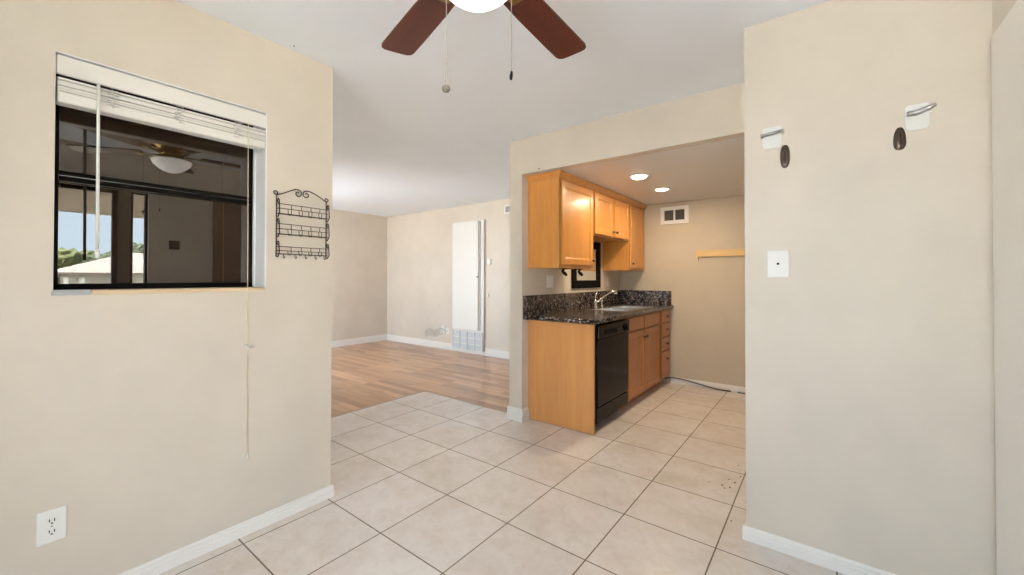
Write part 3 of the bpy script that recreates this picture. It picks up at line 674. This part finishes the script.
# faucet
fc = thing('faucet', 'chrome single lever faucet standing behind the sink', 'faucet', (-1.955, 4.02, .937))
bx_, by_ = -1.955, 4.02
B().lathe([(.028, 0), (.028, .006), (.021, .012), (.020, .07), (.018, .082), (.0, .088)], (bx_, by_, .937), n=20).build('base', m_chrome, fc)
B().tube([(bx_+.004, by_+.006, .985), (bx_+.04, by_+.06, 1.03), (bx_+.075, by_+.115, 1.07), (bx_+.105, by_+.16, 1.098), (bx_+.125, by_+.19, 1.110), (bx_+.14, by_+.21, 1.106), (bx_+.147, by_+.22, 1.085)], [.013, .0125, .012, .0125, .0155, .018, .016], 12).build('spout', m_chrome, fc)
B().tube([(bx_, by_, 1.015), (bx_, by_, 1.045), (bx_+.006, by_+.01, 1.085), (bx_+.014, by_+.022, 1.105)], [.015, .012, .009, .010], 10).build('lever', m_chrome, fc)
sp = thing('side_sprayer', 'short chrome side sprayer to the right of the faucet', 'sprayer', (-1.93, 4.13, .937))
B().lathe([(.02, 0), (.018, .008), (.012, .015), (.011, .05), (.014, .065), (.012, .082), (.0, .085)], (-1.93, 4.13, .937), n=14).build('sprayer_head', m_chrome, sp)
# black framed mirror on the kitchen wall
my0, my1, mz0, mz1 = 3.70, 4.36, 1.146, 1.665
mr = thing('wall_mirror', 'black framed mirror on the kitchen wall above the sink', 'mirror', (XK, 3.94, 1.146))
fwid = .085
B().box(XK, XK+.022, my0, my1, mz0, mz0+fwid, .004).box(XK, XK+.022, my0, my1, mz1-fwid, mz1, .004).box(XK, XK+.022, my0, my0+fwid, mz0+fwid, mz1-fwid, .004).box(XK, XK+.022, my1-fwid, my1, mz0+fwid, mz1-fwid, .004).build('frame', m_blackmat, mr)
B().box(XK+.003, XK+.010, my0+fwid-.01, my1-fwid+.01, mz0+fwid-.01, mz1-fwid+.01).build('mirror_glass', m_mirror, mr)
# black curved brackets under the first wall cabinet
for lab, yy in (('left black curved bracket under the large wall cabinet', 3.07), ('right black curved bracket under the large wall cabinet', 3.36)):
    t = thing('paper_towel_bracket', lab, 'bracket', (-1.80, yy, 1.342))
    B().box(-1.845, -1.765, yy-.012, yy+.012, 1.334, 1.342, .002).build('mount', m_black, t)
    B().tube([(-1.79, yy, 1.336), (-1.80, yy, 1.315), (-1.785, yy, 1.300), (-1.768, yy, 1.288), (-1.764, yy, 1.276)], [.010, .014, .016, .014, .010], 8).build('arm', m_black, t)
# vent on the kitchen back wall
kv = thing('wall_vent', 'white two section vent grille high on the kitchen back wall', 'vent', (-1.39, YK, 2.0))
vx0, vx1, vz0, vz1 = -1.555, -1.235, 1.90, 2.105; yv = YK-.014
B().box(vx0, vx1, yv, YK, vz0, vz0+.042).box(vx0, vx1, yv, YK, vz1-.042, vz1).box(vx0, vx0+.045, yv, YK, vz0+.042, vz1-.042).box(vx1-.045, vx1, yv, YK, vz0+.042, vz1-.042).box(-1.405, -1.385, yv, YK, vz0+.042, vz1-.042).build('frame', m_white, kv)
gl = B().box(vx0+.03, vx1-.03, YK-.004, YK, vz0+.03, vz1-.03)
for i in range(9):
    z = vz0+.045+.0145*i; gl.box(vx0+.04, vx1-.04, YK-.010, YK-.003, z, z+.005)
gl.build('louvers', m_grill, kv)
# pine rail
pr = thing('wall_rail', 'pale pine board fixed across the kitchen back wall', 'rail', (-.65, YK, 1.5))
B().box(-1.15, -.12, YK-.028, YK, 1.497, 1.572, .004).build('board', m_pine, pr); B().tube([(-1.135, YK-.014, 1.497), (-1.13, YK-.016, 1.45)], .006, 6).build('peg', m_pine, pr)
# cable along the kitchen baseboard
tag(B().tube([(-1.52, 4.93, .05), (-1.42, YK-.02, .078), (-1.33, YK-.02, .075), (-1.2, YK-.022, .055), (-1.05, YK-.026, .025), (-.93, YK-.03, .008), (-.86, YK-.03, .008), (-.76, YK-.03, .008)]+[(-.70, YK-.03, .008), (-.2, YK-.03, .008)], .0085, 8).build('cable', m_cable, origin=(-1, YK, 0)), 'dark cable trailing along the baseboard of the kitchen back wall', 'cable')
tag(B().box(-.80, -.735, YK-.045, YK-.015, .0, .028, .006).build('cable_clip', m_white, origin=(-.77, YK, 0)), 'small white cable clip on the floor at the kitchen back wall', 'clip')

# ------------------------------------------------------------------ kitchen lights
WARP = None
def downlight(x, y, watts, label, bulb):
    t = thing('recessed_light', label, 'ceiling light', (x, y, KH))
    B().lathe([(.062, -.002), (.090, -.008), (.100, -.006), (.102, .0), (.062, .0)], (x, y, KH), n=36).build('trim_ring', m_white, t)
    if bulb: B().lathe([(.0, -.026), (.03, -.024), (.052, -.018), (.064, -.008), (.062, -.001), (.0, -.001)], (x, y, KH), n=28).build('bulb', m_lens, t)
    else: B().lathe([(.0, -.012), (.045, -.010), (.062, -.003), (.0, -.001)], (x, y, KH), n=28).build('lens', m_lens, t)
    l = bpy.data.lights.new('kitchen_lamp', 'AREA'); l.shape = 'DISK'; l.size = .11; l.energy = watts; l.color = (1, .79, .53)
    o = bpy.data.objects.new('kitchen_lamp', l); C.objects.link(o); o.location = (x, y, KH-.032)
downlight(-1.285, 3.511, 5.6, 'larger recessed ceiling light, nearer the header', True)
downlight(-1.293, 4.18, 4.6, 'smaller flush recessed ceiling light, nearer the kitchen back wall', False)

# ------------------------------------------------------------------ small marks
tag(B().lathe([(.006, 0), (.006, .003), (.0, .005)], (-1.891, YP, 2.155), (0, -1, 0), 12).build('screw_head', m_screw, origin=(-1.891, YP, 2.155)), 'dark screw head in the header just above the cabinet corner', 'screw')
tag(B().lathe([(.004, 0), (.003, -.003), (.0, -.004)], (-2.171, .967, H), (0, 0, 1), 10).build('ceiling_nail', m_screw, origin=(-2.171, .967, H)), 'tiny dark nail in the ceiling above the wire rack', 'nail')
def fl(x, y):
    d = rt*((x-512)/F)+up*((CY-y)/F)+fw; k = -CAMH/d.z; return d*k
for i, (x, y, lab) in enumerate(CRUMBS if False else []): pass
crumbs = [(-0.45, 3.041), (-0.557, 2.688), (-0.466, 2.795), (-0.431, 2.775), (-0.444, 2.694), (-0.413, 2.879), (-0.485, 2.697), (-0.378, 2.329), (-0.467, 2.667)]
for i, (x, y) in enumerate(crumbs):
    bm = bmesh.new(); bmesh.ops.create_icosphere(bm, subdivisions=1, radius=random.uniform(.004, .008))
    for v in bm.verts: v.co *= random.uniform(.7, 1.2); v.co.z = max(-.002, v.co.z*.5)
    o = B().add_bm(bm, Matrix.Translation((x, y, .002))).build('crumb', m_crumb, origin=(x, y, 0))
    tag(o, 'tiny brown crumb on the tile floor beside the hook wall edge', 'crumb', 'crumbs on the kitchen threshold')
